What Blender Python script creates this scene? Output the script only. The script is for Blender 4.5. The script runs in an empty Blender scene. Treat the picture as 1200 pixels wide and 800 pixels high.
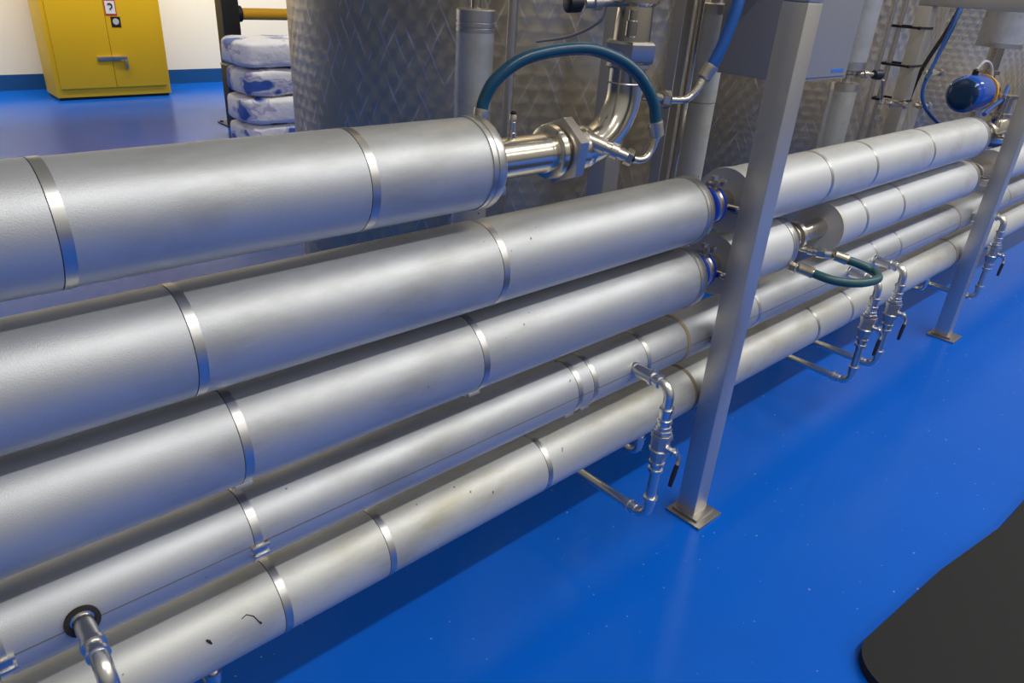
import bpy, bmesh, math, random
from mathutils import Vector, Matrix, noise
random.seed(4)
C = bpy.context.scene.collection
PI = math.pi

# ------------------------------------------------------------------ camera
cam = bpy.data.cameras.new('camera'); camo = bpy.data.objects.new('camera', cam); C.objects.link(camo)
bpy.context.scene.camera = camo
yaw, pitch, roll = map(math.radians, (44.06194, 26.9357, 4.01589))
F = Vector((math.sin(yaw)*math.cos(pitch), math.cos(yaw)*math.cos(pitch), -math.sin(pitch)))
r_ = F.cross(Vector((0, 0, 1))).normalized(); u_ = r_.cross(F)
rx = math.cos(roll)*r_ + math.sin(roll)*u_; uy = -math.sin(roll)*r_ + math.cos(roll)*u_
camo.matrix_world = Matrix(((rx.x, uy.x, -F.x, 0), (rx.y, uy.y, -F.y, 0), (rx.z, uy.z, -F.z, 1.6), (0, 0, 0, 1)))
cam.sensor_width = 36; cam.lens = 850/1200*36; cam.clip_start = .02

# ------------------------------------------------------------------ world, lights, exposure
vs = bpy.context.scene.view_settings
vs.view_transform = 'Standard'; vs.look = 'None'; vs.gamma = 1; vs.use_curve_mapping = False; vs.exposure = 0.0
w = bpy.data.worlds.new('world'); bpy.context.scene.world = w; w.use_nodes = True
nt = w.node_tree; bg = nt.nodes['Background']
tc = nt.nodes.new('ShaderNodeTexCoord'); sx = nt.nodes.new('ShaderNodeSeparateXYZ'); rp = nt.nodes.new('ShaderNodeValToRGB')
mr = nt.nodes.new('ShaderNodeMapRange'); mr.inputs[1].default_value = -1; mr.inputs[2].default_value = 1
nt.links.new(tc.outputs['Generated'], sx.inputs[0]); nt.links.new(sx.outputs[2], mr.inputs[0]); nt.links.new(mr.outputs[0], rp.inputs[0])
e = rp.color_ramp.elements
e[0].position = .47; e[0].color = (.030, .028, .025, 1); e[1].position = 1; e[1].color = (.50, .50, .48, 1)
for p_, c_ in ((.505, (.34, .315, .27)), (.58, (.50, .49, .46)), (.80, (.70, .69, .66))):
    m_ = rp.color_ramp.elements.new(p_); m_.color = (*c_, 1)
# the hall is brighter towards +X, -Y than towards the tank side
mx_ = nt.nodes.new('ShaderNodeVectorMath'); mx_.operation = 'DOT_PRODUCT'; mx_.inputs[1].default_value = (.52, -.85, 0)
nt.links.new(tc.outputs['Generated'], mx_.inputs[0])
m2 = nt.nodes.new('ShaderNodeMapRange'); m2.inputs[1].default_value = -1; m2.inputs[2].default_value = 1; m2.inputs[3].default_value = .30; m2.inputs[4].default_value = 1.2
nt.links.new(mx_.outputs['Value'], m2.inputs[0])
sc_ = nt.nodes.new('ShaderNodeVectorMath'); sc_.operation = 'SCALE'; nt.links.new(rp.outputs[0], sc_.inputs[0]); nt.links.new(m2.outputs[0], sc_.inputs['Scale'])
nt.links.new(sc_.outputs[0], bg.inputs[0]); bg.inputs[1].default_value = .64

def area(name, loc, size, power, col=(1, .97, .92), target=None, spread=180):
    l = bpy.data.lights.new(name, 'AREA'); l.shape = 'RECTANGLE'; l.size, l.size_y = size; l.energy = power; l.spread = math.radians(spread); l.color = col
    o = bpy.data.objects.new(name, l); C.objects.link(o); o.location = loc
    if target is not None:
        o.rotation_euler = (Vector(target)-Vector(loc)).to_track_quat('-Z', 'Y').to_euler()
    return o
area('strip_light_front', (5.6, -1.4, 5.0), (12.2, .14), 330)
area('front_fill_light', (6.6, -4.6, 5.0), (10.0, .5), 130)  # unseen fill added to brighten the floor and pipe fronts
area('wall_fill_light', (2.5, 8.6, 3.6), (9.0, .3), 138, (1, .95, .82), (2.5, 10.4, 1.3), 95)  # added lamp, out of view, lifting the back wall and cabinet
area('sack_fill_light', (3.0, 5.2, 4.4), (1.6, .3), 12, (1, .97, .92), (3.1, 6.7, .4), 70)  # added spot aimed at the sacks to brighten them, no known fixture

# ------------------------------------------------------------------ materials
def mat(name, col, rough=.5, metal=0., **kw):
    m = bpy.data.materials.new(name); m.use_nodes = True; b = m.node_tree.nodes['Principled BSDF']
    b.inputs['Base Color'].default_value = (*col, 1); b.inputs['Roughness'].default_value = rough; b.inputs['Metallic'].default_value = metal
    for k, v in kw.items(): b.inputs[k].default_value = v
    return m
def N(m, t, **kw):
    n = m.node_tree.nodes.new(t)
    for k, v in kw.items(): setattr(n, k, v)
    return n
def L(m, a, b): m.node_tree.links.new(a, b)
def texco(m): return N(m, 'ShaderNodeTexCoord').outputs['Object']
def noise_n(m, scale, detail=3, vec=None, rough=.5):
    n = N(m, 'ShaderNodeTexNoise'); n.inputs['Scale'].default_value = scale; n.inputs['Detail'].default_value = detail; n.inputs['Roughness'].default_value = rough
    L(m, vec if vec is not None else texco(m), n.inputs['Vector']); return n
def stretch(m, s):
    mp = N(m, 'ShaderNodeMapping'); mp.inputs['Scale'].default_value = s; L(m, texco(m), mp.inputs[0]); return mp.outputs[0]
def ramp(m, fac, stops):
    r = N(m, 'ShaderNodeValToRGB'); el = r.color_ramp.elements
    while len(el) < len(stops): el.new(.5)
    for x, (p, c) in zip(el, stops): x.position = p; x.color = (*c, 1) if len(c) == 3 else c
    L(m, fac, r.inputs[0]); return r.outputs[0]
def bump(m, h, strength, dist=.001):
    b = N(m, 'ShaderNodeBump'); b.inputs['Strength'].default_value = strength; b.inputs['Distance'].default_value = dist
    L(m, h, b.inputs['Height']); L(m, b.outputs[0], m.node_tree.nodes['Principled BSDF'].inputs['Normal']); return b
def P(m): return m.node_tree.nodes['Principled BSDF'].inputs
def math_n(m, op, a, b=None, c=None):
    n = N(m, 'ShaderNodeMath', operation=op)
    for i, v in enumerate((a, b, c)):
        if v is None: continue
        if isinstance(v, (int, float)): n.inputs[i].default_value = v
        else: L(m, v, n.inputs[i])
    return n.outputs[0]

def jacket_mat(name, base, grime, metal):
    m = mat(name, base, .42, metal)
    v = texco(m)
    fine = noise_n(m, 520, 3, v, .65); big = noise_n(m, 5, 5, stretch(m, (.6, 1.6, 1.6)), .65)
    col = ramp(m, big.outputs[0], [(.30, tuple(c*.80*g for c, g in zip(base, grime))), (.5, base), (.7, tuple(min(1, c*1.05) for c in base))])
    # small dirt specks
    sp = noise_n(m, 48, 1, v, .4); spk = ramp(m, sp.outputs[0], [(.0, (1, 1, 1)), (.80, (1, 1, 1)), (.82, (.35, .33, .3))])
    mix = N(m, 'ShaderNodeMix', data_type='RGBA', blend_type='MULTIPLY'); mix.inputs[0].default_value = 1
    L(m, col, mix.inputs[6]); L(m, spk, mix.inputs[7]); L(m, mix.outputs[2], P(m)['Base Color'])
    rr = N(m, 'ShaderNodeMapRange'); rr.inputs[3].default_value = .43; rr.inputs[4].default_value = .54
    L(m, noise_n(m, 9, 4, v).outputs[0], rr.inputs[0]); L(m, rr.outputs[0], P(m)['Roughness'])
    bump(m, fine.outputs[0], .6, .0005)
    return m
M = {}
M['jacket'] = jacket_mat('embossed_aluminium', (.50, .515, .535), (1, .98, .93), .64)
M['jacket_pale'] = jacket_mat('pale_aluminium', (.60, .615, .625), (1, .99, .95), .42)
M['jacket_stained'] = jacket_mat('stained_aluminium', (.58, .585, .565), (1, .95, .8), .48)
M['band'] = mat('bright_band', (.58, .57, .56), .35, 1)
M['end'] = mat('dull_end_plate', (.60, .58, .54), .5, .3)
M['seam'] = mat('seam_line', (.12, .12, .12), .7)
M['rust'] = mat('brown_sealant', (.30, .24, .15), .6)
M['groove'] = mat('dark_gap', (.02, .018, .015), .8)
m = M['steel'] = mat('brushed_stainless', (.62, .60, .56), .38, .85, Anisotropic=.4)
n_ = noise_n(m, 60, 3, stretch(m, (8, 8, .35))); bump(m, n_.outputs[0], .12, .0008)
rr = N(m, 'ShaderNodeMapRange'); rr.inputs[3].default_value = .32; rr.inputs[4].default_value = .46; L(m, n_.outputs[0], rr.inputs[0]); L(m, rr.outputs[0], P(m)['Roughness'])
M['weld'] = mat('weathered_steel', (.42, .39, .35), .38, 1); bump(M['weld'], noise_n(M['weld'], 120, 4).outputs[0], .5, .001)
M['polish'] = mat('polished_stainless', (.70, .65, .56), .2, 1)
M['satin'] = mat('satin_stainless', (.58, .54, .49), .34, 1)
M['fitting'] = mat('press_fitting_steel', (.74, .72, .69), .28, 1)
M['brass'] = mat('zinc_yellow_fitting', (.62, .56, .42), .22, 1)
M['cast'] = mat('cast_steel', (.52, .51, .48), .38, .9); bump(M['cast'], noise_n(M['cast'], 400, 2).outputs[0], .4, .0006)
M['hose'] = mat('blue_hose_rubber', (.006, .062, .12), .28)
M['hose_bright'] = mat('bright_blue_hose_rubber', (.008, .09, .36), .3)
M['teal'] = mat('teal_hose_rubber', (.016, .085, .10), .4)
M['gasket'] = mat('blue_gasket', (.01, .06, .55), .3)
M['matrubber'] = mat('black_rubber', (.012, .012, .013), .85)
M['black'] = mat('black_plastic', (.012, .012, .012), .4)
M['grip'] = mat('navy_grip', (.01, .012, .03), .4)
M['yellow'] = mat('yellow_paint', (.76, .45, .002), .5)
M['rail'] = mat('orange_yellow_plastic', (.85, .42, .01), .35)
M['wall'] = mat('cream_wall', (.80, .74, .60), .6)
M['skirting'] = mat('navy_skirting', (.010, .075, .22), .35)
M['box'] = mat('grey_cabinet_paint', (.30, .30, .31), .45, .2)
M['white'] = mat('white_print', (.75, .75, .75), .5)
M['red'] = mat('red_print', (.5, .03, .02), .5)
M['blueprint'] = mat('blue_print', (.05, .17, .6), .5)
M['wire'] = mat('white_cable', (.6, .6, .62), .4)
M['wire_blue'] = mat('blue_cable', (.02, .10, .42), .4)
M['motor'] = mat('blue_actuator_cover', (.015, .09, .50), .12, 0, Transmission_Weight=0) if False else mat('blue_actuator_cover', (.015, .09, .50), .12)
M['motor_lid'] = mat('dark_blue_lid', (.006, .035, .10), .12)
# floor: glossy blue epoxy
m = M['floor'] = mat('blue_epoxy', (.010, .105, .50), .2, 0, **{'Specular IOR Level': .18})
v = texco(m); big = noise_n(m, 1.3, 4, v); sc = noise_n(m, 55, 3, v)
col = ramp(m, big.outputs[0], [(.3, (.002, .110, .60)), (.7, (.003, .128, .67))])
speck = ramp(m, noise_n(m, 70, 0, v).outputs[0], [(.0, (0, 0, 0)), (.845, (0, 0, 0)), (.87, (.5, .5, .5))])
mx = N(m, 'ShaderNodeMix', data_type='RGBA'); L(m, speck, mx.inputs[0]); L(m, col, mx.inputs[6]); mx.inputs[7].default_value = (.45, .5, .6, 1)
L(m, mx.outputs[2], P(m)['Base Color'])
rr = N(m, 'ShaderNodeMapRange'); rr.inputs[3].default_value = .14; rr.inputs[4].default_value = .26; L(m, noise_n(m, 4, 5, v).outputs[0], rr.inputs[0]); L(m, rr.outputs[0], P(m)['Roughness'])
bump(m, noise_n(m, 14, 3, v).outputs[0], .08, .004)
# sack print
m = M['sack'] = mat('woven_sack', (.85, .84, .86), .45)
v = texco(m)
oi = N(m, 'ShaderNodeObjectInfo'); va = N(m, 'ShaderNodeVectorMath', operation='ADD'); vs2 = N(m, 'ShaderNodeVectorMath', operation='SCALE'); vs2.inputs[0].default_value = (7, 5, 3); L(m, oi.outputs['Random'], vs2.inputs['Scale']); L(m, stretch(m, (1, 1, 1.6)), va.inputs[0]); L(m, vs2.outputs[0], va.inputs[1])
pr = noise_n(m, 3.6, 2, va.outputs[0]); L(m, ramp(m, pr.outputs[0], [(.0, (.90, .88, .89)), (.50, (.90, .88, .89)), (.52, (.50, .42, .66)), (.55, (.78, .78, .8)), (.60, (.07, .15, .50)), (.62, (.06, .14, .50))]), P(m)['Base Color'])
bump(m, noise_n(m, 9, 4, v).outputs[0], .5, .03)

def tank_mat(R, s):
    """engine turned stainless: overlapping discs, each brushed in circles"""
    m = mat('engine_turned_stainless', (.40, .36, .31), .40, .86, Anisotropic=.55)
    sp = N(m, 'ShaderNodeSeparateXYZ'); L(m, texco(m), sp.inputs[0])
    ang = math_n(m, 'ARCTAN2', sp.outputs[1], sp.outputs[0])
    u = math_n(m, 'MULTIPLY', ang, R/s); vv = math_n(m, 'DIVIDE', sp.outputs[2], s*.62)
    row = math_n(m, 'FLOOR', vv); off = math_n(m, 'MULTIPLY', math_n(m, 'FLOORED_MODULO', row, 2.0), .5)
    fu = math_n(m, 'SUBTRACT', math_n(m, 'FRACT', math_n(m, 'ADD', u, off)), .5)
    fv = math_n(m, 'MULTIPLY', math_n(m, 'SUBTRACT', math_n(m, 'FRACT', vv), .25), .75)
    th = math_n(m, 'ARCTAN2', fv, fu)
    # unit vector around the tank (tangential) from the object position
    nrm = N(m, 'ShaderNodeNewGeometry').outputs['Normal']
    cr = N(m, 'ShaderNodeVectorMath', operation='CROSS_PRODUCT'); cr.inputs[0].default_value = (0, 0, 1); L(m, nrm, cr.inputs[1])
    a = N(m, 'ShaderNodeVectorMath', operation='SCALE'); L(m, cr.outputs[0], a.inputs[0]); L(m, math_n(m, 'MULTIPLY', math_n(m, 'SINE', th), -1.0), a.inputs['Scale'])
    b = N(m, 'ShaderNodeCombineXYZ'); L(m, math_n(m, 'COSINE', th), b.inputs[2])
    ad = N(m, 'ShaderNodeVectorMath', operation='ADD'); L(m, a.outputs[0], ad.inputs[0]); L(m, b.outputs[0], ad.inputs[1])
    L(m, ad.outputs[0], P(m)['Tangent'])
    # distance from the disc centre, feeds the bump
    rad = math_n(m, 'SQRT', math_n(m, 'ADD', math_n(m, 'MULTIPLY', fu, fu), math_n(m, 'MULTIPLY', fv, fv)))
    # diagonal polishing lines, their highlight streaks painted into the base colour
    sheen_lines = []
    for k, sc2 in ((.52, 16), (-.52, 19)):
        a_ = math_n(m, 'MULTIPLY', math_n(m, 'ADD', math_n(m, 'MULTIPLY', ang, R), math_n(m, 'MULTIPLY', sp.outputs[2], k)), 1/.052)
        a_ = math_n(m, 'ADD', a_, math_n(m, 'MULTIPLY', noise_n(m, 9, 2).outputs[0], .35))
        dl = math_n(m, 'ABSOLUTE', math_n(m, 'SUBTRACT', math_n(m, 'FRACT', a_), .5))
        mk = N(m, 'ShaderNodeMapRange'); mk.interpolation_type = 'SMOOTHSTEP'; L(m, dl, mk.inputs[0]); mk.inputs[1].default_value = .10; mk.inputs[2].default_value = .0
        seg_ = noise_n(m, sc2, 1, stretch(m, (1, 1, .55))); sheen_lines.append(math_n(m, 'MULTIPLY', mk.outputs[0], ramp(m, seg_.outputs[0], [(.46, (0, 0, 0)), (.70, (.85,)*3)])))
    sheen_line = math_n(m, 'MAXIMUM', sheen_lines[0], sheen_lines[1])
    bump(m, math_n(m, 'ADD', math_n(m, 'MULTIPLY', sheen_line, .5), math_n(m, 'MULTIPLY', rad, -.5)), .2, .003)
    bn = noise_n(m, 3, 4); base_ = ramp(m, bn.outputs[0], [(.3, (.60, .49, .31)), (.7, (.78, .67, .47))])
    mxx = N(m, 'ShaderNodeMix', data_type='RGBA'); L(m, sheen_line, mxx.inputs[0]); L(m, base_, mxx.inputs[6]); mxx.inputs[7].default_value = (.95, .93, .86, 1)
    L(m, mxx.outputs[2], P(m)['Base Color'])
    return m

# ------------------------------------------------------------------ mesh helpers
def sweep(bm, pts, rad, seg=24, caps=True, up=None, phase=0.):
    """tube along pts; rad number or list; seg 6 makes a hexagon"""
    pts = [Vector(p) for p in pts]; n = len(pts)
    rad = [rad]*n if isinstance(rad, (int, float)) else rad
    T = []
    for i in range(n):
        t = (pts[min(i+1, n-1)]-pts[max(i-1, 0)])
        T.append(t.normalized() if t.length > 1e-9 else (T[-1] if T else Vector((0, 0, 1))))
    for i in range(n):
        if (pts[min(i+1, n-1)]-pts[max(i-1, 0)]).length < 1e-9 and i == 0: T[0] = T[1]
    a = Vector(up) if up else (Vector((0, 0, 1)) if abs(T[0].z) < .9 else Vector((0, 1, 0)))
    a = (a-T[0]*a.dot(T[0])).normalized(); rings = []
    for i in range(n):
        if i: a = (T[i-1].rotation_difference(T[i]) @ a); a = (a-T[i]*a.dot(T[i])).normalized()
        b = T[i].cross(a)
        rings.append([bm.verts.new(pts[i]+(a*math.cos(phase+2*PI*k/seg)+b*math.sin(phase+2*PI*k/seg))*rad[i]) for k in range(seg)])
    for i in range(n-1):
        for k in range(seg):
            bm.faces.new((rings[i][k], rings[i][(k+1) % seg], rings[i+1][(k+1) % seg], rings[i+1][k]))
    if caps:
        bm.faces.new(rings[0][::-1]); bm.faces.new(rings[-1])
    return bm
def lathe(bm, a, b, prof, seg=32, caps=True, phase=0.):
    """profile [(t metres from a, r)] along direction a->b"""
    a = Vector(a); d = (Vector(b)-a).normalized()
    up = Vector((0, 0, 1)) if abs(d.z) < .9 else Vector((0, 1, 0))
    x = (up-d*up.dot(d)).normalized(); y = d.cross(x); rings = []
    for t, r in prof:
        rings.append([bm.verts.new(a+d*t+(x*math.cos(phase+2*PI*k/seg)+y*math.sin(phase+2*PI*k/seg))*r) for k in range(seg)])
    for i in range(len(rings)-1):
        for k in range(seg):
            bm.faces.new((rings[i][k], rings[i][(k+1) % seg], rings[i+1][(k+1) % seg], rings[i+1][k]))
    if caps:
        bm.faces.new(rings[0][::-1]); bm.faces.new(rings[-1])
    return bm
def ring(bm, c, d, R, r, seg=28, s2=8, flat=1.):
    """torus round axis d"""
    c = Vector(c); d = Vector(d).normalized(); up = Vector((0, 0, 1)) if abs(d.z) < .9 else Vector((0, 1, 0))
    x = (up-d*up.dot(d)).normalized(); y = d.cross(x); vs_ = []
    for i in range(seg):
        a = 2*PI*i/seg; o = x*math.cos(a)+y*math.sin(a)
        vs_.append([bm.verts.new(c+o*(R+r*math.cos(2*PI*j/s2))+d*r*flat*math.sin(2*PI*j/s2)) for j in range(s2)])
    for i in range(seg):
        for j in range(s2):
            bm.faces.new((vs_[i][j], vs_[(i+1) % seg][j], vs_[(i+1) % seg][(j+1) % s2], vs_[i][(j+1) % s2]))
    return bm
def hollow(bm, c, d, ro, ri, h, seg=40):
    """flat washer / open sleeve of thickness h starting at c along d"""
    lathe(bm, c, Vector(c)+Vector(d), [(0, ri), (0, ro), (h, ro), (h, ri), (0, ri)], seg, caps=False); return bm
def box(bm, lo, hi, bev=0.):
    lo, hi = Vector(lo), Vector(hi); g = bmesh.ops.create_cube(bm, size=1)
    s = hi-lo; c = (hi+lo)/2
    for v_ in g['verts']: v_.co = Vector((v_.co.x*s.x, v_.co.y*s.y, v_.co.z*s.z))+c
    if bev:
        ed = list({e for v_ in g['verts'] for e in v_.link_edges}); bmesh.ops.bevel(bm, geom=ed, offset=bev, segments=2, affect='EDGES', profile=.6)
    return bm
def arc(c, r, a0, a1, ex, ey, n=10):
    c = Vector(c); ex = Vector(ex); ey = Vector(ey)
    return [c+ex*r*math.cos(a0+(a1-a0)*i/n)+ey*r*math.sin(a0+(a1-a0)*i/n) for i in range(n+1)]
def spline(pts, n=10):
    """Catmull-Rom through pts"""
    p = [Vector(q) for q in pts]; p = [p[0]*2-p[1]]+p+[p[-1]*2-p[-2]]; out = []
    for i in range(1, len(p)-2):
        for k in range(n):
            t = k/n
            out.append(.5*((2*p[i])+(p[i+1]-p[i-1])*t+(2*p[i-1]-5*p[i]+4*p[i+1]-p[i+2])*t*t+(-p[i-1]+3*p[i]-3*p[i+1]+p[i+2])*t**3))
    out.append(p[-2]); return out

def obj(name, bm, material, parent=None, smooth=True, origin=None, label=None):
    """link bm (world coordinates) as one mesh object"""
    bmesh.ops.recalc_face_normals(bm, faces=bm.faces)
    off = Vector((0, 0, 0)); q = parent
    while q is not None: off += q.location; q = q.parent
    base = Vector(origin) if origin is not None else off.copy()
    for v_ in bm.verts: v_.co -= base
    me = bpy.data.meshes.new(name); bm.to_mesh(me); bm.free(); me.materials.append(M[material] if isinstance(material, str) else material)
    if smooth:
        me.shade_smooth(); me.set_sharp_from_angle(angle=math.radians(35))
    o = bpy.data.objects.new(name, me); C.objects.link(o)
    if parent is not None: o.parent = parent; o.location = base-off
    else: o.location = base
    if label: o['label'] = label
    return o
def tag(o, label, cat, group=None):
    o['label'] = label; o['category'] = cat
    if group: o['group'] = group
    return o
def thing(name, label, cat, loc=(0, 0, 0), group=None):
    o = bpy.data.objects.new(name, None); C.objects.link(o); o.location = loc; o.empty_display_size = .1
    return tag(o, label, cat, group)
def struct(name, bm, m, smooth=False):
    o = obj(name, bm, m, smooth=smooth); o['kind'] = 'structure'; return o
B = bmesh.new

# ------------------------------------------------------------------ the room
struct('floor', box(B(), (-9, -9, -.05), (18, 10.46, 0)), 'floor')
struct('wall_back', box(B(), (-5, 10.46, -.05), (16, 10.6, 5.5)), 'wall')
bm = B(); box(bm, (-5, 10.452, 0), (16, 10.462, .175)); struct('baseboard_back', bm, 'skirting')

# ------------------------------------------------------------------ tanks
def tank(name_label, cx, cy, R):
    t = thing('storage_tank', name_label, 'tank', (cx, cy, 0), 'stainless storage tanks')
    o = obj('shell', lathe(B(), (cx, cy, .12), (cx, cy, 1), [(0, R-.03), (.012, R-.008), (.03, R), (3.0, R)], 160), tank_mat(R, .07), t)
    bm = B(); ring(bm, (cx, cy, 2.45), (0, 0, 1), R, .006, 120, 6); obj('weld_seam', bm, 'satin', t)
    for k in range(4):
        a = PI/4+k*PI/2; x, y = cx+(R-.12)*math.cos(a), cy+(R-.12)*math.sin(a)
        bm = B(); lathe(bm, (x, y, 0), (x, y, 1), [(0, .05), (.012, .05), (.014, .035), (.135, .035)], 20); obj('leg', bm, 'satin', t)
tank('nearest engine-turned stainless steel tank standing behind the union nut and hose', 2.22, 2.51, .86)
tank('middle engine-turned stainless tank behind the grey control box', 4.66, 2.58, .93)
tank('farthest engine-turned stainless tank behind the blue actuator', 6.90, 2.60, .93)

# ------------------------------------------------------------------ the bank of insulated pipes
PY = 1.093
LINE = dict(A=(1.262, .0875), B=(1.0464, .0916), C=(.8471, .0911), D=(.6396, .0739), E=(.4322, .0810))
def insulated(line, x0, x1, bands, label, jm='jacket', near_cap=False, far_cap=True, clips=(), seam=False, stain=(), holes=()):
    z, r = LINE[line]; y = PY
    t = thing('insulated_pipe', label, 'pipe', (x0, y, z), 'horizontal insulated pipes')
    prof = [(0, r)]; alt = 0
    for b in sorted(bands):
        d = b-x0
        prof += [(d-.0014, r+.0007*alt), (d-.0012, r-.004), (d-.0002, r-.004), (d, r)]; alt = 1-alt*0
    prof += [(x1-x0, r)]
    o = obj('jacket', lathe(B(), (x0, y, z), (x1, y, z), prof, 96), jm, t)
    for b in bands:
        bm = B(); lathe(bm, (b, y, z), (b+1, y, z), [(0, r-.002), (0, r+.0011), (.0155, r+.0011), (.0155, r-.002)], 96, caps=False)
        bo = obj('strap_band', bm, 'band', t)
    for cx, ang in clips:                      # buckles on the bands
        cy, cz = y-math.cos(ang)*(r+.003), z+math.sin(ang)*(r+.003); bm = B()
        box(bm, (-.012, -.003, -.011), (.012, .003, .011), .0015); box(bm, (-.016, -.006, .008), (.016, .0045, .012), .001); box(bm, (-.016, -.006, -.012), (.016, .0045, -.008), .001)
        bmesh.ops.transform(bm, matrix=Matrix.Translation((cx, cy, cz)) @ Matrix.Rotation(-ang, 4, 'X'), verts=bm.verts)
        obj('buckle', bm, 'band', t)
    if far_cap:
        bm = B(); e0 = x1-.034
        lathe(bm, (e0, y, z), (e0+1, y, z), [(0, r-.004), (0, r+.0022), (.010, r+.0022), (.011, r+.0008), (.013, r+.0008), (.014, r+.0026), (.030, r+.0026), (.0345, r-.0005), (.0355, .042), (.0355, .03)], 96, caps=True)
        obj('end_cap', bm, 'band', t)
    if near_cap:
        bm = B(); lathe(bm, (x0-.0015, y, z), (x0+1, y, z), [(0, .03), (0, .045), (.0005, r-.006), (-.0015, r+.002), (.004, r+.0032), (.022, r+.0022), (.023, r)], 96, caps=True)
        obj('end_cap', bm, 'end', t, label='dull grey flat end plate')
    if seam:
        a = math.radians(5); bm = B(); cy, cz = y-math.cos(a)*(r+.0004), z+math.sin(a)*(r+.0004)
        sx0, sx1 = x0+.01, x1-.05
        box(bm, (sx0, -.0009, -.0006), (sx1, .0006, .0006))
        bmesh.ops.transform(bm, matrix=Matrix.Translation((0, cy, cz)) @ Matrix.Rotation(-a, 4, 'X'), verts=bm.verts)
        obj('lap_seam', bm, 'seam', t)
    for sx_ in stain:                          # rusty sealant joint
        bm = B(); lathe(bm, (sx_, y, z), (sx_+1, y, z), [(0, r-.002), (0, r+.0016), (.012, r+.0022), (.02, r-.002)], 96, caps=False)
        obj('sealant_joint', bm, 'rust', t)
    for hx, ang in holes:
        cy, cz = y-math.cos(ang)*(r-.002), z+math.sin(ang)*(r-.002); d = Vector((0, -math.cos(ang), math.sin(ang)))
        bm = B(); hollow(bm, (hx, cy, cz), d, .026, .0185, .006, 32); obj('grommet', bm, 'groove', t)
    return t
insulated('A', -.9, .93, [-.30, .177, .633], 'topmost insulated pipe, grey, ending at the polished union nut')
insulated('B', -.9, 1.69, [-.32, .318, .935], 'second insulated pipe from the top, ending in a blue-ringed coupling before the near post')
insulated('C', -.9, 1.72, [-.2, .370, .895], 'third insulated pipe from the top, ending below the second pipe beside the near post', clips=[(.905, -1.15), (.378, -1.15)])
insulated('D', -.9, 8.2, [-.025, .375, 1.238, 1.297, 1.520, 2.107, 3.016, 3.256, 4.75, 5.6], 'long fourth pipe down, with side drain spigots and buckled straps', clips=[(-.017, -.02), (.383, -.1), (1.245, -1.15), (1.305, -1.15)],
          seam=True, stain=[1.71, 3.97], holes=[(.092, .15)])
insulated('E', -.9, 8.2, [.414, .660, 1.147, 2.613, 2.904, 4.85], 'long lowest insulated pipe, nearest the blue floor, with brown stained joints', jm='jacket_stained', stain=[1.80, 4.09])
insulated('B', 1.88, 3.914, [2.356, 2.700, 3.234], 'pale insulated pipe right of the near post, uppermost there', jm='jacket_pale', near_cap=True, far_cap=True)
insulated('C', 1.88, 2.24, [], 'short insulated pipe stub passing behind the near post above the teal hose', jm='jacket_pale', near_cap=True)
insulated('C', 2.56, 3.985, [2.75, 3.087], 'pale insulated pipe beginning right of the short stub, with flat grey end plate', jm='jacket_pale', near_cap=True)
insulated('C', 4.40, 7.8, [5.2, 6.0], 'insulated pipe seen just right of the far post, upper one there', jm='jacket_pale', near_cap=True)

# drips / marks of dried sealant on the lowest pipe
def surf(line, x, ang, d=.0008):
    z, r = LINE[line]; return Vector((x, PY-math.cos(ang)*(r+d), z+math.sin(ang)*(r+d)))
bm = B(); sweep(bm, [surf('E', .335, .62), surf('E', .345, .66), surf('E', .356, .55), surf('E', .362, .38), surf('E', .366, .30)], [.0008, .001, .001, .0011, .0022], 6)
tag(obj('sealant_dribble', bm, 'groove'), 'thin dark dribble mark curling on the lowest pipe near lower left', 'stain')
bm = B(); sweep(bm, [surf('E', .266, .56), surf('E', .270, .50), surf('E', .273, .42)], [.0018, .003, .0014], 6)
tag(obj('sealant_dribble', bm, 'groove'), 'small dark blob mark on the lowest pipe, bottom left', 'stain')

# couplings between pipe sections -------------------------------------------------
def coupling(x0, x1, line, label, blue=True, nr=.031):
    z, r = LINE[line]; y = PY; t = thing('pipe_coupling', label, 'coupling', (x0, y, z), 'couplings between pipe sections')
    obj('neck', lathe(B(), (x0, y, z), (x1, y, z), [(0, nr), (x1-x0, nr)], 40), 'polish', t)
    xm = x0+(x1-x0)*.50
    if blue:
        for k, dx in enumerate((-.018, .016)):
            bm = B(); ring(bm, (xm+dx, y, z), (1, 0, 0), .047, .0095, 40, 10, .8); obj('gasket', bm, 'gasket', t)
        obj('clamp_ring', lathe(B(), (xm-.008, y, z), (xm+1, y, z), [(0, .03), (0, .050), (.004, .055), (.014, .055), (.018, .050), (.018, .03)], 40), 'satin', t)
        bm = B(); lathe(bm, (xm-.03, y-.01, z+.066), (xm+1, y-.01, z+.066), [(0, .007), (.045, .007)], 6)
        lathe(bm, (xm+.001, y-.01, z+.045), (xm+.001, y-.01, z+1), [(0, .006), (.03, .006), (.031, .011), (.040, .011)], 6)
        box(bm, (xm-.02, y-.035, z+.056), (xm-.008, y-.02, z+.080), .002); box(bm, (xm+.01, y-.038, z+.058), (xm+.022, y-.02, z+.078), .002)
        obj('clamp_bolt', bm, 'fitting', t)
    else:
        for dx in (-.105, -.085, -.065):
            obj('ferrule', lathe(B(), (x0+(x1-x0)*.5+dx, y, z), (x1+1, y, z), [(0, nr), (.002, nr+.012), (.009, nr+.012), (.012, nr)], 40), 'satin', t)
        obj('clamp_ring', lathe(B(), (x0+(x1-x0)*.5-.04, y, z), (x1+1, y, z), [(0, nr), (.001, nr+.017), (.022, nr+.017), (.023, nr)], 40), 'satin', t)
    return t
coupling(1.692, 1.880, 'B', 'upper blue-ringed coupling between pipe ends left of the near post')
coupling(1.722, 1.880, 'C', 'lower blue-ringed coupling left of the near post, under the upper one')
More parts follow.
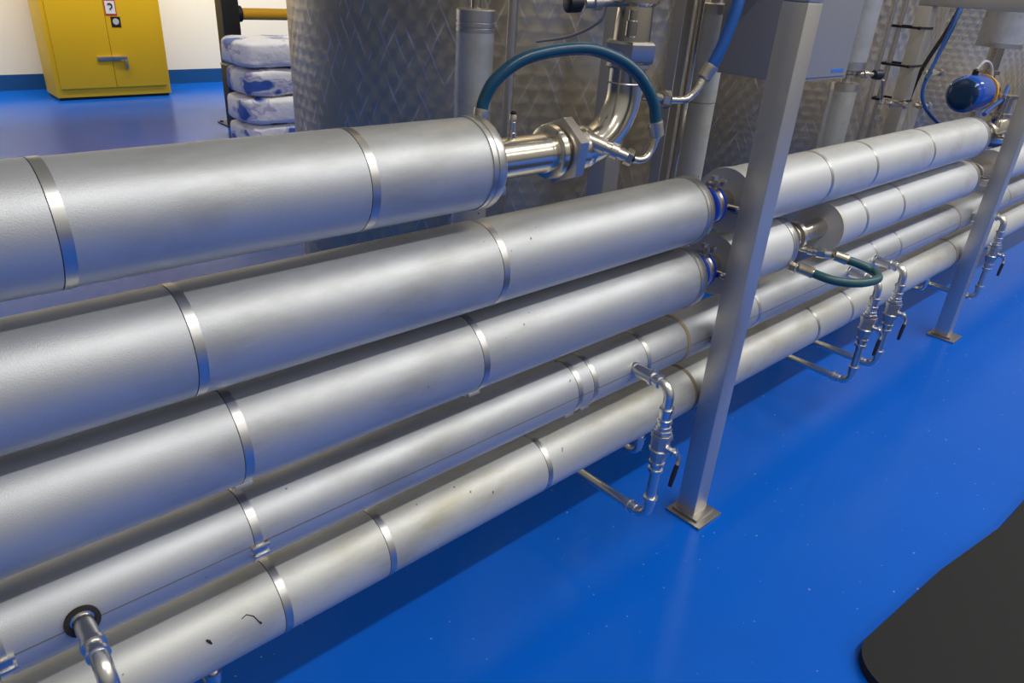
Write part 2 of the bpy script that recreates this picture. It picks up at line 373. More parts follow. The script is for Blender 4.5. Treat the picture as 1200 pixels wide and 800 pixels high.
coupling(2.242, 2.5575, 'C', 'bare polished coupling with ribbed rings right of the near post', False, .034)
coupling(3.99, 4.398, 'C', 'polished coupling half hidden behind the far post', False, .034)

# ------------------------------------------------------------------ polished outlet of the topmost pipe
zA = LINE['A'][0]
t = thing('outlet_elbow', 'polished steel pipe with union nuts curving upward from the topmost pipe', 'pipe fitting', (.932, PY, zA))
obj('straight_tube', lathe(B(), (.932, PY, zA), (2, PY, zA), [(0, .041), (.17, .041), (.172, .0425), (.178, .0425), (.18, .041), (.24, .041)], 48), 'polish', t)
bm = B(); lathe(bm, (1.118, PY, zA), (2, PY, zA), [(0, .050), (.004, .056), (.016, .0575), (.022, .052), (.022, .04)], 48); obj('ferrule', bm, 'polish', t)
bm = B(); lathe(bm, (1.150, PY, zA), (2, PY, zA), [(0, .048), (0, .063), (.005, .072), (.030, .072), (.038, .060), (.040, .04)], 6, phase=.12); obj('union_nut', bm, 'satin', t)
obj('collar', lathe(B(), (1.193, PY, zA), (2, PY, zA), [(0, .05), (.02, .05), (.026, .043), (.04, .043), (.044, .046), (.05, .041)], 48), 'polish', t)
ex, ez = Vector((1, 0, 0)), Vector((0, 0, 1))
Rb = .118; ctr = (1.238, PY, zA+Rb)
pts = [Vector((1.225, PY, zA))]+arc(ctr, Rb, -PI/2, 0, ex, ez, 16)+[Vector((1.356, PY, zA+Rb+.045))]
obj('elbow', sweep(B(), pts, .041, 48), 'polish', t)
xe = 1.356; z1 = zA+Rb+.045
obj('weld_ring', ring(B(), (xe, PY, z1-.03), (0, 0, 1), .041, .002, 40, 6), 'satin', t)
bm = B(); lathe(bm, (xe, PY, z1), (xe, PY, 9), [(0, .044), (.004, .05), (.012, .05), (.014, .04)], 40); obj('ferrule', bm, 'satin', t)
bm = B(); lathe(bm, (xe, PY, z1+.014), (xe, PY, 9), [(0, .045), (0, .056), (.005, .060), (.038, .060), (.043, .054), (.043, .03)], 6, phase=.25); obj('union_nut', bm, 'satin', t)
bm = B(); lathe(bm, (xe, PY, z1+.056), (xe, PY, 9), [(0, .042), (.07, .040), (.078, .050), (.088, .050), (.092, .042), (.6, .042)], 40); obj('riser', bm, 'polish', t)
# little bleed valve on the straight tube, hinged plate at the foot
bm = B(); lathe(bm, (1.018, PY, zA+.038), (1.018, PY, 9), [(0, .009), (.012, .0085), (.013, .006), (.032, .006), (.034, .0078), (.045, .0078), (.052, .004)], 20); obj('bleed_valve', bm, 'polish', t)
bm = B(); lathe(bm, (1.018, PY, zA+.084), (1.018, PY, 9), [(0, .006), (.006, .0065), (.009, .003)], 16); obj('bleed_cap', bm, 'black', t)
bm = B(); box(bm, (.936, 1.040, 1.205), (.962, 1.052, 1.222), .002); obj('locking_tab', bm, 'satin', t)
# side port with elbow feeding the arched hose
a, b = Vector((1.222, 1.062, 1.283)), Vector((1.272, .997, 1.258)); d = (b-a).normalized(); n = (b-a).length
bm = B(); lathe(bm, a-d*.02, b, [(0, .017), (.055, .017), (.056, .0135), (.068, .0135), (.069, .017), (.085, .017), (.086, .012), (.108, .012)], 28); obj('side_port', bm, 'satin', t)

def hose_thing(label, mat_hose, pts, r, ends, cat='hose', group=None, fer=.045):
    """pts: hose centre line; ends: for each end (elbow points, nut centre, nut dir) or None"""
    t = thing('flexible_hose', label, cat, pts[0], group)
    obj('tube', sweep(B(), spline(pts, 12), r, 28), mat_hose, t)
    for (p, q), e in zip(((pts[0], pts[1]), (pts[-1], pts[-2])), ends):
        p, q = Vector(p), Vector(q); d = (p-q).normalized()
        bm = B(); lathe(bm, p-d*.008, p+d, [(0, r), (0, r+.0035), (.004, r+.004), (.012, r+.003), (fer*.9, r+.003), (fer, r-.001), (fer+.002, r*.6)], 28); obj('ferrule', bm, 'brass' if fer > .05 else 'satin', t)
        if e:
            path, nd = e; pp = [p+d*(fer-.012)]+[Vector(x) for x in path]
            obj('elbow_tail', sweep(B(), spline(pp, 8), r*.62, 20), 'polish', t)
            c = Vector(path[-1]); nd = Vector(nd).normalized()
            bm = B(); lathe(bm, c, c+nd, [(0, r*.8), (.002, r*1.5), (.018, r*1.5), (.020, r*.9)], 6); obj('hose_nut', bm, 'brass', t)
            bm = B(); lathe(bm, c+nd*.020, c+nd, [(0, r*.95), (.004, r*.95), (.005, r*1.1), (.010, r*1.1), (.011, r*.8), (.016, r*.8)], 20); obj('adapter', bm, 'satin', t)
    return t
hose_thing('arched blue hose looping from behind the topmost pipe to the polished elbow', 'hose',
           [(.957, 1.12, 1.350), (.962, 1.12, 1.375), (.985, 1.11, 1.415), (1.047, 1.09, 1.455), (1.159, 1.06, 1.472), (1.235, 1.035, 1.458), (1.290, 1.01, 1.425), (1.329, .99, 1.372), (1.339, .98, 1.322)], .0125,
           [None, ([(1.334, .979, 1.268), (1.318, .980, 1.253), (1.300, .984, 1.250), (1.287, .989, 1.2525)], (-.54, .76, .28))], fer=.034)
hose_thing('bright blue hose rising behind the near post to the top edge, with cream lettering', 'hose_bright',
           [(1.800, 1.20, 1.95), (1.765, 1.12, 1.78), (1.717, 1.07, 1.66), (1.688, 1.05, 1.574), (1.660, 1.05, 1.489), (1.640, 1.055, 1.440), (1.632, 1.06, 1.421)], .0145,
           [None, ([(1.606, 1.068, 1.372), (1.592, 1.074, 1.356), (1.575, 1.08, 1.347), (1.545, 1.10, 1.345)], (-.70, .45, .05))], fer=.036)
# lettering printed along that hose (small cream strokes)
txt = bpy.data.curves.new('hose_lettering', 'FONT'); txt.body = 'OIL 1 MUL 1200'; txt.size = .0085; txt.extrude = .0002
to = bpy.data.objects.new('hose_lettering', txt); C.objects.link(to)
dirv = (Vector((1.717, 1.07, 1.66))-Vector((1.660, 1.05, 1.489))).normalized(); outv = Vector((-.62, -.78, .12)); outv = (outv-dirv*outv.dot(dirv)).normalized(); side = outv.cross(dirv)
mw = Matrix.Translation(Vector((1.668, 1.052, 1.505))+outv*.0148-side*.003) @ Matrix((dirv, side, outv)).transposed().to_4x4()
dg = bpy.context.evaluated_depsgraph_get(); me = bpy.data.meshes.new_from_object(to.evaluated_get(dg)); bpy.data.objects.remove(to)
bm = B(); bm.from_mesh(me); bmesh.ops.transform(bm, matrix=mw, verts=bm.verts)
hs = [o for o in bpy.data.objects if o.name.startswith('flexible_hose')][-1]
obj('lettering', bm, 'white', hs, smooth=False)

hose_thing('teal rubber hose bent in a tight loop between two fittings right of the near post', 'teal',
           [(2.245, .945, .790), (2.268, .881, .780), (2.330, .835, .771), (2.410, .812, .766), (2.475, .815, .764), (2.512, .850, .767), (2.500, .890, .780), (2.462, .935, .795)], .0145, [None, None], fer=.052)
for (a, b, lb) in (((2.244, 1.052, .790), (2.244, .978, .790), 'brass coloured threaded fitting at the front end of the teal hose'), ((2.414, 1.070, .800), (2.450, .972, .799), 'threaded fitting at the rear end of the teal hose, below the bare coupling')):
    a, b = Vector(a), Vector(b); n = (b-a).length; bm = B()
    lathe(bm, a, b, [(-.03, .010), (n*.18, .010), (n*.2, .014), (n*.38, .014), (n*.4, .011), (n*.5, .011)], 20)
    tt = thing('hose_fitting', lb, 'fitting', a, 'fittings of the teal hose'); obj('adapter', bm, 'brass', tt)
    bm = B(); lathe(bm, a, b, [(n*.5, .012), (n*.5, .019), (n*.75, .019), (n*.76, .015)], 6); obj('hex_nut', bm, 'brass', tt)
    bm = B(); lathe(bm, a, b, [(n*.76, .015), (n*.95, .015)], 20); obj('sleeve', bm, 'fitting', tt)

# ------------------------------------------------------------------ stainless frames
def frame(X, label, feet=True):
    t = thing('support_frame', label, 'support frame', (X, 1.0, 0), 'stainless support frames')
    for y0, y1, nm in ((.930, 1.0, 'front'), (1.49, 1.56, 'rear')):
        bm = B(); box(bm, (X, y0, .012), (X+.074, y1, 1.579), .004); obj('post', bm, 'steel', t)
        bm = B(); cx, cy = X+.037, (y0+y1)/2-.012
        box(bm, (cx-.066, cy-.068, 0), (cx+.066, cy+.068, .009), .002); box(bm, (cx-.050, cy-.045, .009), (cx+.050, cy+.055, .018), .003); obj('base_plate', bm, 'weld', t)
    bm = B(); box(bm, (X, .93, 1.580), (X+.074, 1.56, 1.65), .004); obj('beam', bm, 'steel', t)
    for ln in 'BCD':
        z = LINE[ln][0]; bm = B(); lathe(bm, (X+.035, .998, z-.004), (X+.035, 2, z-.004), [(0, .0125), (.052, .0125), (.056, .010)], 24); obj('support_peg', bm, 'polish', t)
    return t
frame(1.800, 'square stainless steel post frame standing in front of the pipes at centre')
frame(4.115, 'far stainless steel post frame near the right edge of the blue floor')

# ------------------------------------------------------------------ drain pipes with ball valves
lathe0 = lathe
def drain(X, label, big=1.14, full=True):
    t = thing('drain_pipe', label, 'drain pipe', (X, .9, .2), 'drain pipes with ball valves')
    s = big; _l = lathe0
    def lathe(bm, a, b, prof, seg=32, caps=True, phase=0.): return _l(bm, a, b, [(q_[0], q_[1]*s) for q_ in prof], seg, caps, phase)
    z0 = .652; r = .0142; re = .036; y0 = .90; pass
    a = [(X, 1.03, z0), (X, y0+re+.02, z0)]+[tuple(p) for p in arc((X, y0+re, z0-re), re, PI/2, PI, (0, 1, 0), (0, 0, 1), 10)]+[(X, y0, z0-.085)]
    obj('upper_elbow', sweep(B(), a, r, 28), 'fitting', t)
    obj('spigot', lathe(B(), (X, 1.026, z0), (X, 0, z0), [(0, .0185), (.008, .0185), (.009, .0155), (.06, .0155), (.061, .0185), (.069, .0185), (.070, .014), (.084, .0145), (.085, .0175), (.092, .0175), (.093, .0135)], 28), 'fitting', t)
    # press sleeves down to the valve
    prof = [(0, .0135), (.001, .0178), (.009, .0178), (.010, .0150), (.034, .0150), (.035, .0182), (.043, .0182), (.044, .0145)]
    obj('press_sleeve', lathe(B(), (X, y0, z0-.064), (X, y0, -1), prof, 28), 'fitting', t)
    obj('reducer', lathe(B(), (X, y0, z0-.108), (X, y0, -1), [(0, .0145), (.012, .0155), (.013, .0185), (.020, .0185), (.021, .017), (.026, .017)], 28), 'fitting', t)
    obj('hex_nut', lathe(B(), (X, y0, z0-.130), (X, y0, -1), [(0, .018), (.002, .0235), (.012, .0235), (.014, .019)], 6), 'fitting', t)
    v = z0-.144
    bm = B(); lathe(bm, (X, y0, v), (X, y0, -1), [(0, .021), (.001, .0265), (.016, .0265), (.018, .0235), (.048, .0235), (.052, .0265), (.068, .0230), (.074, .0200), (.088, .0195)], 8, phase=PI/8)
    vb = obj('ball_valve', bm, 'cast', t)
    bm = B(); lathe(bm, (X, y0-.018, v-.040), (X, -1, v-.040), [(0, .011), (.012, .011), (.013, .008), (.024, .008), (.025, .0125), (.033, .0125), (.034, .006), (.040, .006)], 6); obj('valve_stem', bm, 'fitting', vb)
    hx = X+.006; hy = y0-.046
    bm = B(); hp = [(hx-.004, hy, v-.036), (hx+.006, hy-.004, v-.048), (hx+.010, hy-.010, v-.065), (hx+.004, hy-.012, v-.080)]
    sweep(bm, spline(hp, 5), .0062, 8); obj('valve_lever', bm, 'satin', vb)
    bm = B(); sweep(bm, [(hx+.004, hy-.012, v-.078), (hx-.004, hy-.012, v-.105), (hx-.014, hy-.013, v-.142)], [.0068, .0075, .0062], 10); obj('lever_grip', bm, 'grip', vb)
    # down tube and return
    zb = v-.088
    obj('press_sleeve', lathe(B(), (X, y0, zb), (X, y0, -1), [(0, .0165), (.006, .0165), (.007, .0195), (.014, .0195), (.015, .0150), (.030, .0150), (.031, .0190), (.039, .0190), (.040, .0135)], 28), 'fitting', t)
    zl = .215
    a = [(X, y0, zb-.02), (X, y0, zl+re+.012)]+[tuple(p) for p in arc((X, y0+re, zl+re), re, PI, 1.5*PI, (0, 1, 0), (0, 0, 1), 10)]+[(X, y0+re+.02, zl), (X, 1.36, zl)]
    obj('return_tube', sweep(B(), a, r, 28), 'fitting', t)
    obj('press_sleeve', lathe(B(), (X, y0, zl+re+.040), (X, y0, -1), [(0, .0135), (.001, .018), (.009, .018), (.010, .0150), (.030, .0150)], 28), 'fitting', t)
    obj('press_sleeve', lathe(B(), (X, y0+re+.004, zl), (X, 9, zl), [(0, .0150), (.022, .0150), (.023, .018), (.031, .018), (.032, .0135)], 28), 'fitting', t)
    return t
drain(.092, 'steel drain elbow leaving a rubber-ringed hole at the bottom left corner', 1.0)
drain(1.465, 'steel drain pipe with ball valve just left of the near post')
drain(2.770, 'steel drain pipe with ball valve below the teal hose, nearer of the pair')
drain(3.005, 'steel drain pipe with ball valve below the teal hose, farther of the pair')
drain(4.255, 'steel drain pipe with ball valve just right of the far post')
def bottom_drop(X, label):
    t = thing('drain_stub', label, 'drain pipe', (X, 1.09, .25), 'drain stubs under the lowest pipe')
    y0 = PY; z0 = LINE['E'][0]-LINE['E'][1]+.01; re = .034; zl = .245
    a = [(X, y0, z0), (X, y0, zl+re)]+[tuple(p) for p in arc((X, y0+re, zl+re), re, PI, 1.5*PI, (0, 1, 0), (0, 0, 1), 10)]+[(X, y0+re+.09, zl)]
    obj('tube', sweep(B(), a, .0125, 24), 'fitting', t)
    obj('press_sleeve', lathe(B(), (X, y0, zl+re+.035), (X, y0, -1), [(0, .0135), (.001, .018), (.009, .018), (.010, .0150), (.03, .0150)], 24), 'fitting', t)
    obj('end_fitting', lathe(B(), (X, y0+re+.03, zl), (X, 9, zl), [(0, .0150), (.022, .0150), (.023, .018), (.031, .018), (.032, .015), (.05, .015), (.051, .021), (.07, .021), (.071, .016)], 24), 'cast', t)
bottom_drop(.285, 'short drain stub under the lowest pipe at the lower left')
bottom_drop(1.655, 'short drain stub bending under the lowest pipe behind the near valve')
bottom_drop(4.03, 'short drain stub under the lowest pipe left of the far post')
bottom_drop(5.2, 'short drain stub under the lowest pipe at the right edge')

# ------------------------------------------------------------------ uprights behind the pipe bank
t = thing('vertical_pipe', 'short insulated upright pipe with ribbed cap left of the arched hose', 'pipe', (1.375, 1.65, 0), 'upright insulated pipes')
obj('jacket', lathe(B(), (1.375, 1.65, 0), (1.375, 1.65, 1), [(0, .052), (1.452, .052)], 48), 'jacket', t)
obj('ribbed_cap', lathe(B(), (1.375, 1.65, 1.450), (1.375, 1.65, 9), [(0, .0535), (.008, .0535), (.009, .052), (.012, .052), (.013, .0535), (.022, .0535), (.023, .052), (.026, .052), (.027, .0535), (.053, .0535), (.056, .050), (.056, .02)], 48), 'band', t)
obj('top_tube', lathe(B(), (1.375, 1.65, 1.50), (1.375, 1.65, 9), [(0, .0145), (.9, .0145)], 24), 'polish', t)
tag(obj('conduit_tube', lathe(B(), (1.478, 1.615, 0), (1.478, 1.615, 9), [(0, .014), (2.3, .014)], 24), 'satin'), 'slim bare steel tube rising beside the short insulated upright pipe', 'tube')
t = thing('vertical_pipe', 'tall insulated upright pipe left of the grey control box', 'pipe', (2.405, 1.58, 0), 'upright insulated pipes')
obj('jacket', lathe(B(), (2.405, 1.58, 0), (2.405, 1.58, 1), [(0, .055), (1.218, .055), (1.219, .050), (1.2205, .050), (1.2215, .056), (1.515, .056)], 48), 'jacket_pale', t)
obj('end_cap', lathe(B(), (2.405, 1.58, 1.515), (2.405, 1.58, 9), [(0, .057), (.03, .057), (.034, .05), (.034, .02), (.8, .02)], 48), 'band', t)
bm = B(); box(bm, (2.150, 1.53, 0), (2.156, 1.565, 2.3)); box(bm, (2.150, 1.565, 0), (2.205, 1.571, 2.3)); box(bm, (2.199, 1.53, 0), (2.205, 1.565, 2.3))
tag(obj('channel_post', bm, 'steel', smooth=False), 'dark stainless channel upright right of the polished elbow', 'post')
tag(obj('conduit_tube', lathe(B(), (2.238, 1.53, 0), (2.238, 1.53, 9), [(0, .013), (2.3, .013)], 24), 'polish'), 'bright steel tube running up the right side of the channel upright', 'tube')
t = thing('vertical_pipe', 'upright insulated pipe with a gap and valve right of the control box', 'pipe', (3.62, 1.60, 0), 'upright insulated pipes')
obj('lower_jacket', lathe(B(), (3.62, 1.60, 0), (3.62, 1.60, 1), [(0, .062), (1.20, .062)], 48), 'jacket', t)
obj('lower_cap', lathe(B(), (3.62, 1.60, 1.20), (3.62, 1.60, 9), [(0, .0635), (.033, .0635), (.036, .05), (.036, .02)], 48), 'band', t)
obj('neck', lathe(B(), (3.62, 1.60, 1.236), (3.62, 1.60, 9), [(0, .025), (.02, .025), (.022, .040), (.034, .040), (.036, .025), (.07, .025)], 32), 'satin', t)
obj('upper_cap', lathe(B(), (3.62, 1.60, 1.29), (3.62, 1.60, 9), [(0, .03), (0, .066), (.003, .0705), (.04, .0705)], 48), 'band', t)
obj('upper_jacket', lathe(B(), (3.62, 1.60, 1.33), (3.62, 1.60, 9), [(0, .069), (1.0, .069)], 48), 'jacket', t)
bm = B(); lathe(bm, (3.64, 1.56, 1.275), (3.85, 1.50, 1.272), [(0, .012), (.03, .012), (.031, .018), (.06, .018), (.061, .011), (.12, .011)], 20); obj('side_valve', bm, 'polish', t)
bm = B(); lathe(bm, (3.745, 1.53, 1.2735), (3.85, 1.50, 1.272), [(0, .020), (.02, .024), (.045, .024), (.05, .018)], 20); obj('valve_knob', bm, 'grip', t)
# instruments on thin tubes near the far rear post
for (pts, lb) in ((([(3.80, 1.50, 1.25), (3.83, 1.50, 1.19), (3.86, 1.50, 1.12), (3.86, 1.50, 1.02)]), 'thin steel sampling tube hanging from the gapped upright pipe'),):
    tt = thing('sampling_tube', lb, 'tube', pts[0]); obj('tube', sweep(B(), spline(pts, 6), .006, 12), 'satin', tt)
    for zc in (1.16, 1.13, 1.08): obj('compression_nut', lathe(B(), (3.852, 1.50, zc), (3.855, 1.5, 0), [(0, .012), (.018, .012)], 6), 'fitting', tt)
def small_valve(p, q, lb):
    p, q = Vector(p), Vector(q); n = (q-p).length; tt = thing('needle_valve', lb, 'valve', p, 'small valves by the far rear post')
    obj('body', lathe(B(), p, q, [(0, .010), (n*.3, .010), (n*.31, .017), (n*.6, .017), (n*.62, .010), (n, .010)], 8), 'polish', tt)
    obj('nut', lathe(B(), q-(q-p).normalized()*.012, q+(q-p), [(0, .018), (.022, .018)], 6), 'fitting', tt)
small_valve((3.88, 1.50, 1.145), (4.04, 1.46, 1.125), 'small steel valve lying left of the far rear post')
small_valve((4.20, 1.47, 1.115), (4.32, 1.44, 1.110), 'small steel valve right of the far rear post, by a black strap')
small_valve((4.205, 1.47, 1.275), (4.40, 1.46, 1.270), 'upper small steel valve on the right side of the far rear post')
# slender tubes strapped beside the far rear post
for k, (x, y, lb) in enumerate(((4.06, 1.60, 'slim steel tube strapped to the left side of the far rear post'), (3.985, 1.62, 'second slim steel tube left of the far rear post'))):
    tag(obj('conduit_tube', lathe(B(), (x, y, 0), (x, y, 9), [(0, .013), (2.2, .013)], 20), 'satin'), lb, 'tube')
for z, lb in ((1.475, 'topmost black cable tie round the far rear post'), (1.30, 'middle black cable tie round the far rear post'), (1.13, 'lowest black cable tie round the far rear post')):
    bm = B(); x0, x1, y0, y1 = 4.030, 4.1925, 1.4865, 1.635
    for lo, hi in (((x0, y0, z), (x1, y0+.003, z+.011)), ((x0, y1, z), (x1, y1+.003, z+.011)), ((x0, y0, z), (x0+.003, y1, z+.011)), ((x1, y0, z), (x1+.003, y1, z+.011))): box(bm, lo, hi)
    box(bm, (x0-.012, y0-.004, z-.002), (x0+.006, y0+.006, z+.013), .001)
    tag(obj('cable_tie', bm, 'black', smooth=False), lb, 'cable tie', 'cable ties on the far rear post')

# blue pneumatic actuator and its pipework, right edge
t = thing('valve_actuator', 'blue cylindrical valve actuator with dark lid near the right edge', 'actuator', (4.05, 1.22, 1.22))
ax, ay, az = 4.03, 1.215, 1.215
obj('body', lathe(B(), (ax, ay, az), (ax+1, ay-.05, az), [(.012, .070), (.03, .083), (.05, .086), (.17, .086), (.20, .080), (.205, .06)], 48), 'motor', t)
obj('lid', lathe(B(), (ax, ay, az), (ax+1, ay-.05, az), [(0, .035), (.002, .058), (.012, .070), (.02, .074)], 48), 'motor_lid', t)
obj('yellow_ring', lathe(B(), (ax+.2, ay-.01, az), (ax+1.2, ay-.06, az), [(0, .078), (.001, .086), (.016, .086), (.017, .06)], 48), 'rail', t)
obj('mounting_flange', lathe(B(), (ax+.217, ay-.011, az), (ax+1.2, ay-.06, az), [(0, .05), (.05, .05), (.051, .07), (.07, .07), (.071, .03), (.16, .03)], 32), 'polish', t)
obj('cable_gland', lathe(B(), (ax+.10, ay, az+.08), (ax+.07, ay-.01, az+.5), [(0, .014), (.025, .014), (.03, .010)], 16), 'black', t)
tag(obj('signal_cable', sweep(B(), spline([(ax+.10, ay, az+.11), (ax+.15, ay-.01, az+.145), (ax+.24, ay-.02, az+.12), (ax+.30, ay-.03, az+.03), (ax+.36, ay-.03, az-.04)], 8), .006, 10), 'wire'), 'pale grey cable looping over the blue actuator', 'cable')
tag(obj('air_line', sweep(B(), spline([(4.30, 1.42, 1.62), (4.24, 1.42, 1.50), (4.20, 1.43, 1.35), (4.17, 1.44, 1.2), (4.20, 1.40, 1.1), (4.33, 1.3, .99)], 8), .009, 10), 'wire_blue'), 'blue air line hanging from the far beam left of the actuator', 'cable')
tag(obj('air_line', sweep(B(), spline([(4.32, 1.42, 1.62), (4.27, 1.42, 1.50), (4.22, 1.43, 1.37), (4.16, 1.44, 1.25)], 8), .007, 10), 'hose'), 'darker teal air line beside the blue one under the far beam', 'cable')
tag(obj('signal_cable', sweep(B(), spline([(4.36, 1.44, 1.62), (4.32, 1.46, 1.48), (4.26, 1.5, 1.30), (4.25, 1.52, 1.15), (4.24, 1.53, .9)], 8), .011, 10), 'black'), 'thick black cable hanging right of the far rear post', 'cable')
tag(obj('air_line', sweep(B(), spline([(4.02, 1.09, 1.145), (4.13, 1.10, 1.165), (4.26, 1.10, 1.20), (4.36, 1.12, 1.25)], 8), .010, 10), 'wire_blue'), 'blue air line slanting just under the actuator', 'cable')
t = thing('process_valve', 'cluster of polished valve fittings left of the far post top', 'valve', (4.2, PY, 1.046))
z = LINE['B'][0]
obj('neck', lathe(B(), (3.916, PY, z), (5, PY, z), [(0, .031), (.06, .031), (.061, .046), (.078, .046), (.079, .031), (.5, .031)], 36), 'polish', t)
obj('valve_body', lathe(B(), (4.30, PY, z-.055), (4.30, PY, 9), [(0, .045), (.02, .05), (.10, .05), (.12, .038), (.125, .05), (.14, .05), (.142, .034), (.21, .034), (.212, .048), (.226, .048), (.228, .03)], 36), 'polish', t)
obj('clamp_ring', ring(B(), (4.14, PY, z), (1, 0, 0), .045, .010, 36, 10), 'satin', t)
obj('bolt', lathe(B(), (4.06, 1.03, z+.01), (4.35, 1.02, z+.02), [(0, .013), (.02, .013), (.021, .008), (.14, .008)], 6), 'brass', t)
t = thing('vertical_pipe', 'wide insulated upright pipe at the top right corner', 'pipe', (4.82, 1.36, 1.4), 'upright insulated pipes')
obj('jacket', lathe(B(), (4.85, 1.36, 1.42), (4.85, 1.36, 9), [(0, .11), (.9, .11)], 48), 'jacket', t)
obj('end_cap', lathe(B(), (4.85, 1.36, 1.40), (4.85, 1.36, 9), [(0, .03), (0, .112), (.024, .112)], 48), 'band', t)
obj('neck', lathe(B(), (4.85, 1.36, .98), (4.85, 1.36, 9), [(0, .035), (.16, .035), (.161, .055), (.19, .055), (.191, .035), (.28, .035), (.281, .05), (.30, .05), (.301, .036), (.42, .036)], 36), 'polish', t)
obj('foot_elbow', sweep(B(), [(4.85, 1.36, 1.0)]+[tuple(p) for p in arc((4.85, 1.29, .99), .07, 0, -PI/2, (0, 1, 0), (0, 0, 1), 8)]+[(4.85, 1.13, .92)], .035, 28), 'polish', t)

# small tee fitting at the top of the elbow's riser
t = thing('pilot_fitting', 'small valve with green knob beside the riser at the top edge', 'fitting', (1.30, 1.12, 1.55))
obj('body', lathe(B(), (1.245, 1.14, 1.552), (1.36, 1.11, 1.560), [(0, .011), (.02, .011), (.021, .016), (.04, .016), (.041, .010), (.085, .010), (.086, .015), (.11, .015)], 20), 'cast', t)
obj('knob', lathe(B(), (1.232, 1.143, 1.5515), (1.36, 1.11, 1.560), [(-.03, .014), (-.028, .019), (0, .019), (.006, .012)], 20), 'black', t)
bm = B(); sweep(bm, spline([(1.30, 1.128, 1.548), (1.31, 1.15, 1.515), (1.30, 1.22, 1.48), (1.27, 1.30, 1.46)], 6), .0035, 8); obj('pilot_line', bm, 'satin', t)
obj('drain_port', lathe(B(), (1.318, 1.065, 1.545), (1.318, 1.065, 0), [(0, .0095), (.02, .0095), (.022, .0125), (.05, .0125), (.054, .009)], 18), 'polish', t)
# yellow-green adapter from riser to the bright blue hose
t = thing('hose_fitting', 'small yellowish threaded adapter joining the bright blue hose to the elbow', 'fitting', (1.45, 1.1, 1.35))
obj('adapter', lathe(B(), (1.395, 1.10, 1.372), (1.54, 1.10, 1.343), [(0, .009), (.03, .009), (.031, .014), (.05, .014), (.051, .010), (.075, .010), (.076, .015), (.10, .015), (.101, .010), (.125, .010)], 16), 'brass', t)
obj('hex_nut', lathe(B(), (1.50, 1.10, 1.3513), (1.54, 1.10, 1.3433), [(0, .018), (.024, .018)], 6), 'satin', t)

# ------------------------------------------------------------------ control box
t = thing('control_box', 'large grey sheet metal control box mounted behind the near post', 'control box', (2.25, 1.2, 1.365))
bm = B(); box(bm, (2.065, 1.08, 1.365), (2.435, 1.33, 2.0), .004); obj('housing', bm, 'box', t)
bm = B(); box(bm, (2.080, 1.0765, 1.375), (2.425, 1.081, 1.99), .001); obj('door', bm, 'box', t)
bm = B(); box(bm, (2.318, 1.0755, 1.386), (2.398, 1.0770, 1.397), .0005)
obj('name_badge', bm, 'blueprint', t, smooth=False)
bm = B(); box(bm, (1.874, 1.20, 1.60), (2.065, 1.24, 1.64), .003); obj('mounting_arm', bm, 'steel', t)

# ------------------------------------------------------------------ background: cabinet, barrier, sacks
t = thing('storage_cabinet', 'yellow two-door steel storage cabinet against the cream wall', 'cabinet', (2.6, 9.85, 0))
x0, x1, yf, yb, H = 1.99, 3.215, 9.58, 10.05, 1.85
bm = B(); box(bm, (x0, yf, .03), (x1, yb, H), .006); obj('body', bm, 'yellow', t)
bm = B(); box(bm, (x0+.02, yf+.03, 0), (x1-.02, yb-.02, .03)); obj('plinth', bm, 'black', t)
mid = 2.612
for a_, b_ in ((x0+.045, mid-.002), (mid+.002, x1-.045)):
    bm = B(); box(bm, (a_, yf-.018, .125), (b_, yf+.002, H-.05), .004); obj('door', bm, 'yellow', t)
bm = B(); box(bm, (2.455, yf-.034, .415), (2.70, yf-.018, .462), .004); obj('latch_plate', bm, 'satin', t)
bm = B(); box(bm, (2.62, yf-.055, .425), (2.765, yf-.034, .465), .006); box(bm, (2.735, yf-.055, .32), (2.765, yf-.034, .43), .006); obj('handle', bm, 'satin', t)
bm = B(); box(bm, (2.618, yf-.0205, .885), (2.738, yf-.018, 1.045)); s1 = obj('hazard_label', bm, 'red', t, smooth=False, label='white label with red border')
bm = B(); box(bm, (2.628, yf-.0225, .905), (2.728, yf-.0205, 1.035)); obj('label_face', bm, 'white', s1, smooth=False)
bm = B(); sweep(bm, spline([(2.655, yf-.023, 1.0), (2.68, yf-.023, 1.008), (2.70, yf-.023, .99), (2.69, yf-.023, .965), (2.672, yf-.023, .95)], 5), [.007]*21, 6); obj('label_symbol', bm, 'black', s1)
bm = B(); box(bm, (2.665, yf-.0205, .765), (2.765, yf-.018, .875)); s2 = obj('hazard_label', bm, 'black', t, smooth=False, label='square black label')
bm = B(); lathe(bm, (2.715, yf-.0205, .825), (2.715, 0, .825), [(0, .033), (.001, .033)], 20); obj('label_symbol', bm, 'end', s2)

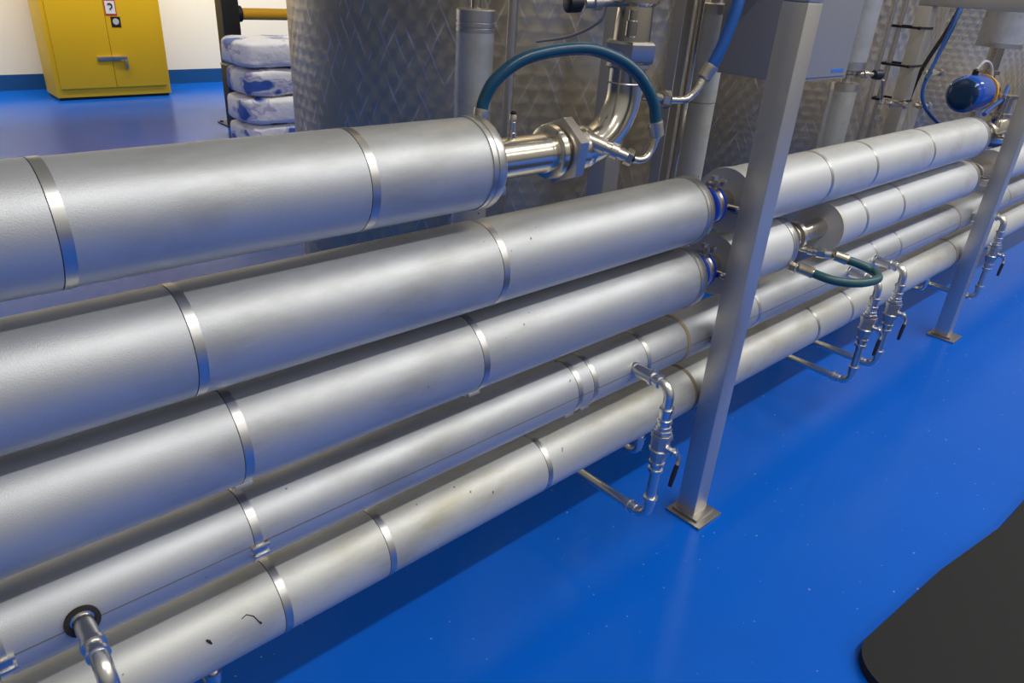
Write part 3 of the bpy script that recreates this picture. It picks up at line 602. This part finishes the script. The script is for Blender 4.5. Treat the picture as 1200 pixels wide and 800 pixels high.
t = thing('safety_barrier', 'black post with yellow rail of a pedestrian safety barrier', 'barrier', (3.2, 7.68, 0))
bm = B(); box(bm, (3.12, 7.58, 0), (3.30, 7.74, 1.3), .02); obj('post', bm, 'black', t)
bm = B(); box(bm, (3.05, 7.50, 0), (3.37, 7.82, .012), .004)
for dx, dy in ((-.13, -.13), (.13, -.13), (-.13, .13), (.13, .13)): lathe(bm, (3.21+dx, 7.66+dy, .012), (3.21+dx, 7.66+dy, 1), [(0, .016), (.012, .016)], 6)
obj('base_plate', bm, 'black', t)
obj('rail', lathe(B(), (3.31, 7.66, 1.06), (9, 7.66, 1.06), [(0, .055), (2.4, .055)], 32), 'rail', t)
obj('rail_socket', lathe(B(), (3.29, 7.66, 1.06), (9, 7.66, 1.06), [(0, .075), (.05, .075), (.055, .06)], 32), 'black', t)
bm = B(); box(bm, (3.06, 7.46, 0), (3.12, 7.60, .60), .008); obj('side_bracket', bm, 'black', t)
bm = B(); box(bm, (3.06, 7.45, .60), (3.15, 7.61, .615), .004); obj('bracket_top', bm, 'weld', t)

def sack(cx, cy, z0, h, rot, label, seed):
    bm = B(); bmesh.ops.create_uvsphere(bm, u_segments=56, v_segments=28, radius=1)
    rz = Matrix.Rotation(rot, 3, 'Z')
    for v_ in bm.verts:
        x, y, z = v_.co; f = lambda a, p: math.copysign(abs(a)**p, a)
        q = Vector((f(x, .34)*.40, f(y, .34)*.27, f(z, .30)*h*.5))
        k = 1-.05*(abs(z))**2; q.x *= k; q.y *= k
        nz = noise.noise(Vector((q.x*7+seed*3.1, q.y*7, q.z*9)))*.018+noise.noise(Vector((q.x*22, q.y*22+seed, q.z*25)))*.006
        q += Vector((x, y, z)).normalized()*nz
        q.z = max(min(q.z, h*.5-.0015), -h*.5)
        v_.co = rz @ q + Vector((cx, cy, z0+h/2))
    t = obj('sack', bm, 'sack', origin=(cx, cy, z0)); tag(t, label, 'sack', 'stacked white sacks')
hh = .236
for k, lb in enumerate(('white printed plastic sack at the bottom of the stack', 'white sack second from the bottom of the stack', 'white sack second from the top of the stack', 'topmost white sack with a large blue print')):
    sack(3.16+random.uniform(-.015, .02), 6.62+random.uniform(-.02, .02), .002+k*hh, hh, random.uniform(-.05, .05), lb, k+2)

# dark rubber plinth at the lower right edge of the floor
bm = B(); n = 12; pts = [(1.62, -1.6), (1.62, .20)]+[(1.74-.12*math.cos(a), .20+.12*math.sin(a)) for a in [PI/2*i/n for i in range(1, n+1)]]+[(2.2, .285), (2.6, .228), (3.2, .205), (3.2, -1.6)]
fv_ = bm.faces.new([bm.verts.new((x, y, 0.001)) for x, y in pts]); ex_ = bmesh.ops.extrude_face_region(bm, geom=[fv_])
for v_ in ex_['geom']:
    if isinstance(v_, bmesh.types.BMVert): v_.co.z += .03
tag(obj('rubber_mat', bm, 'matrubber'), 'dark rubber mat at the lower right corner of the floor', 'mat')
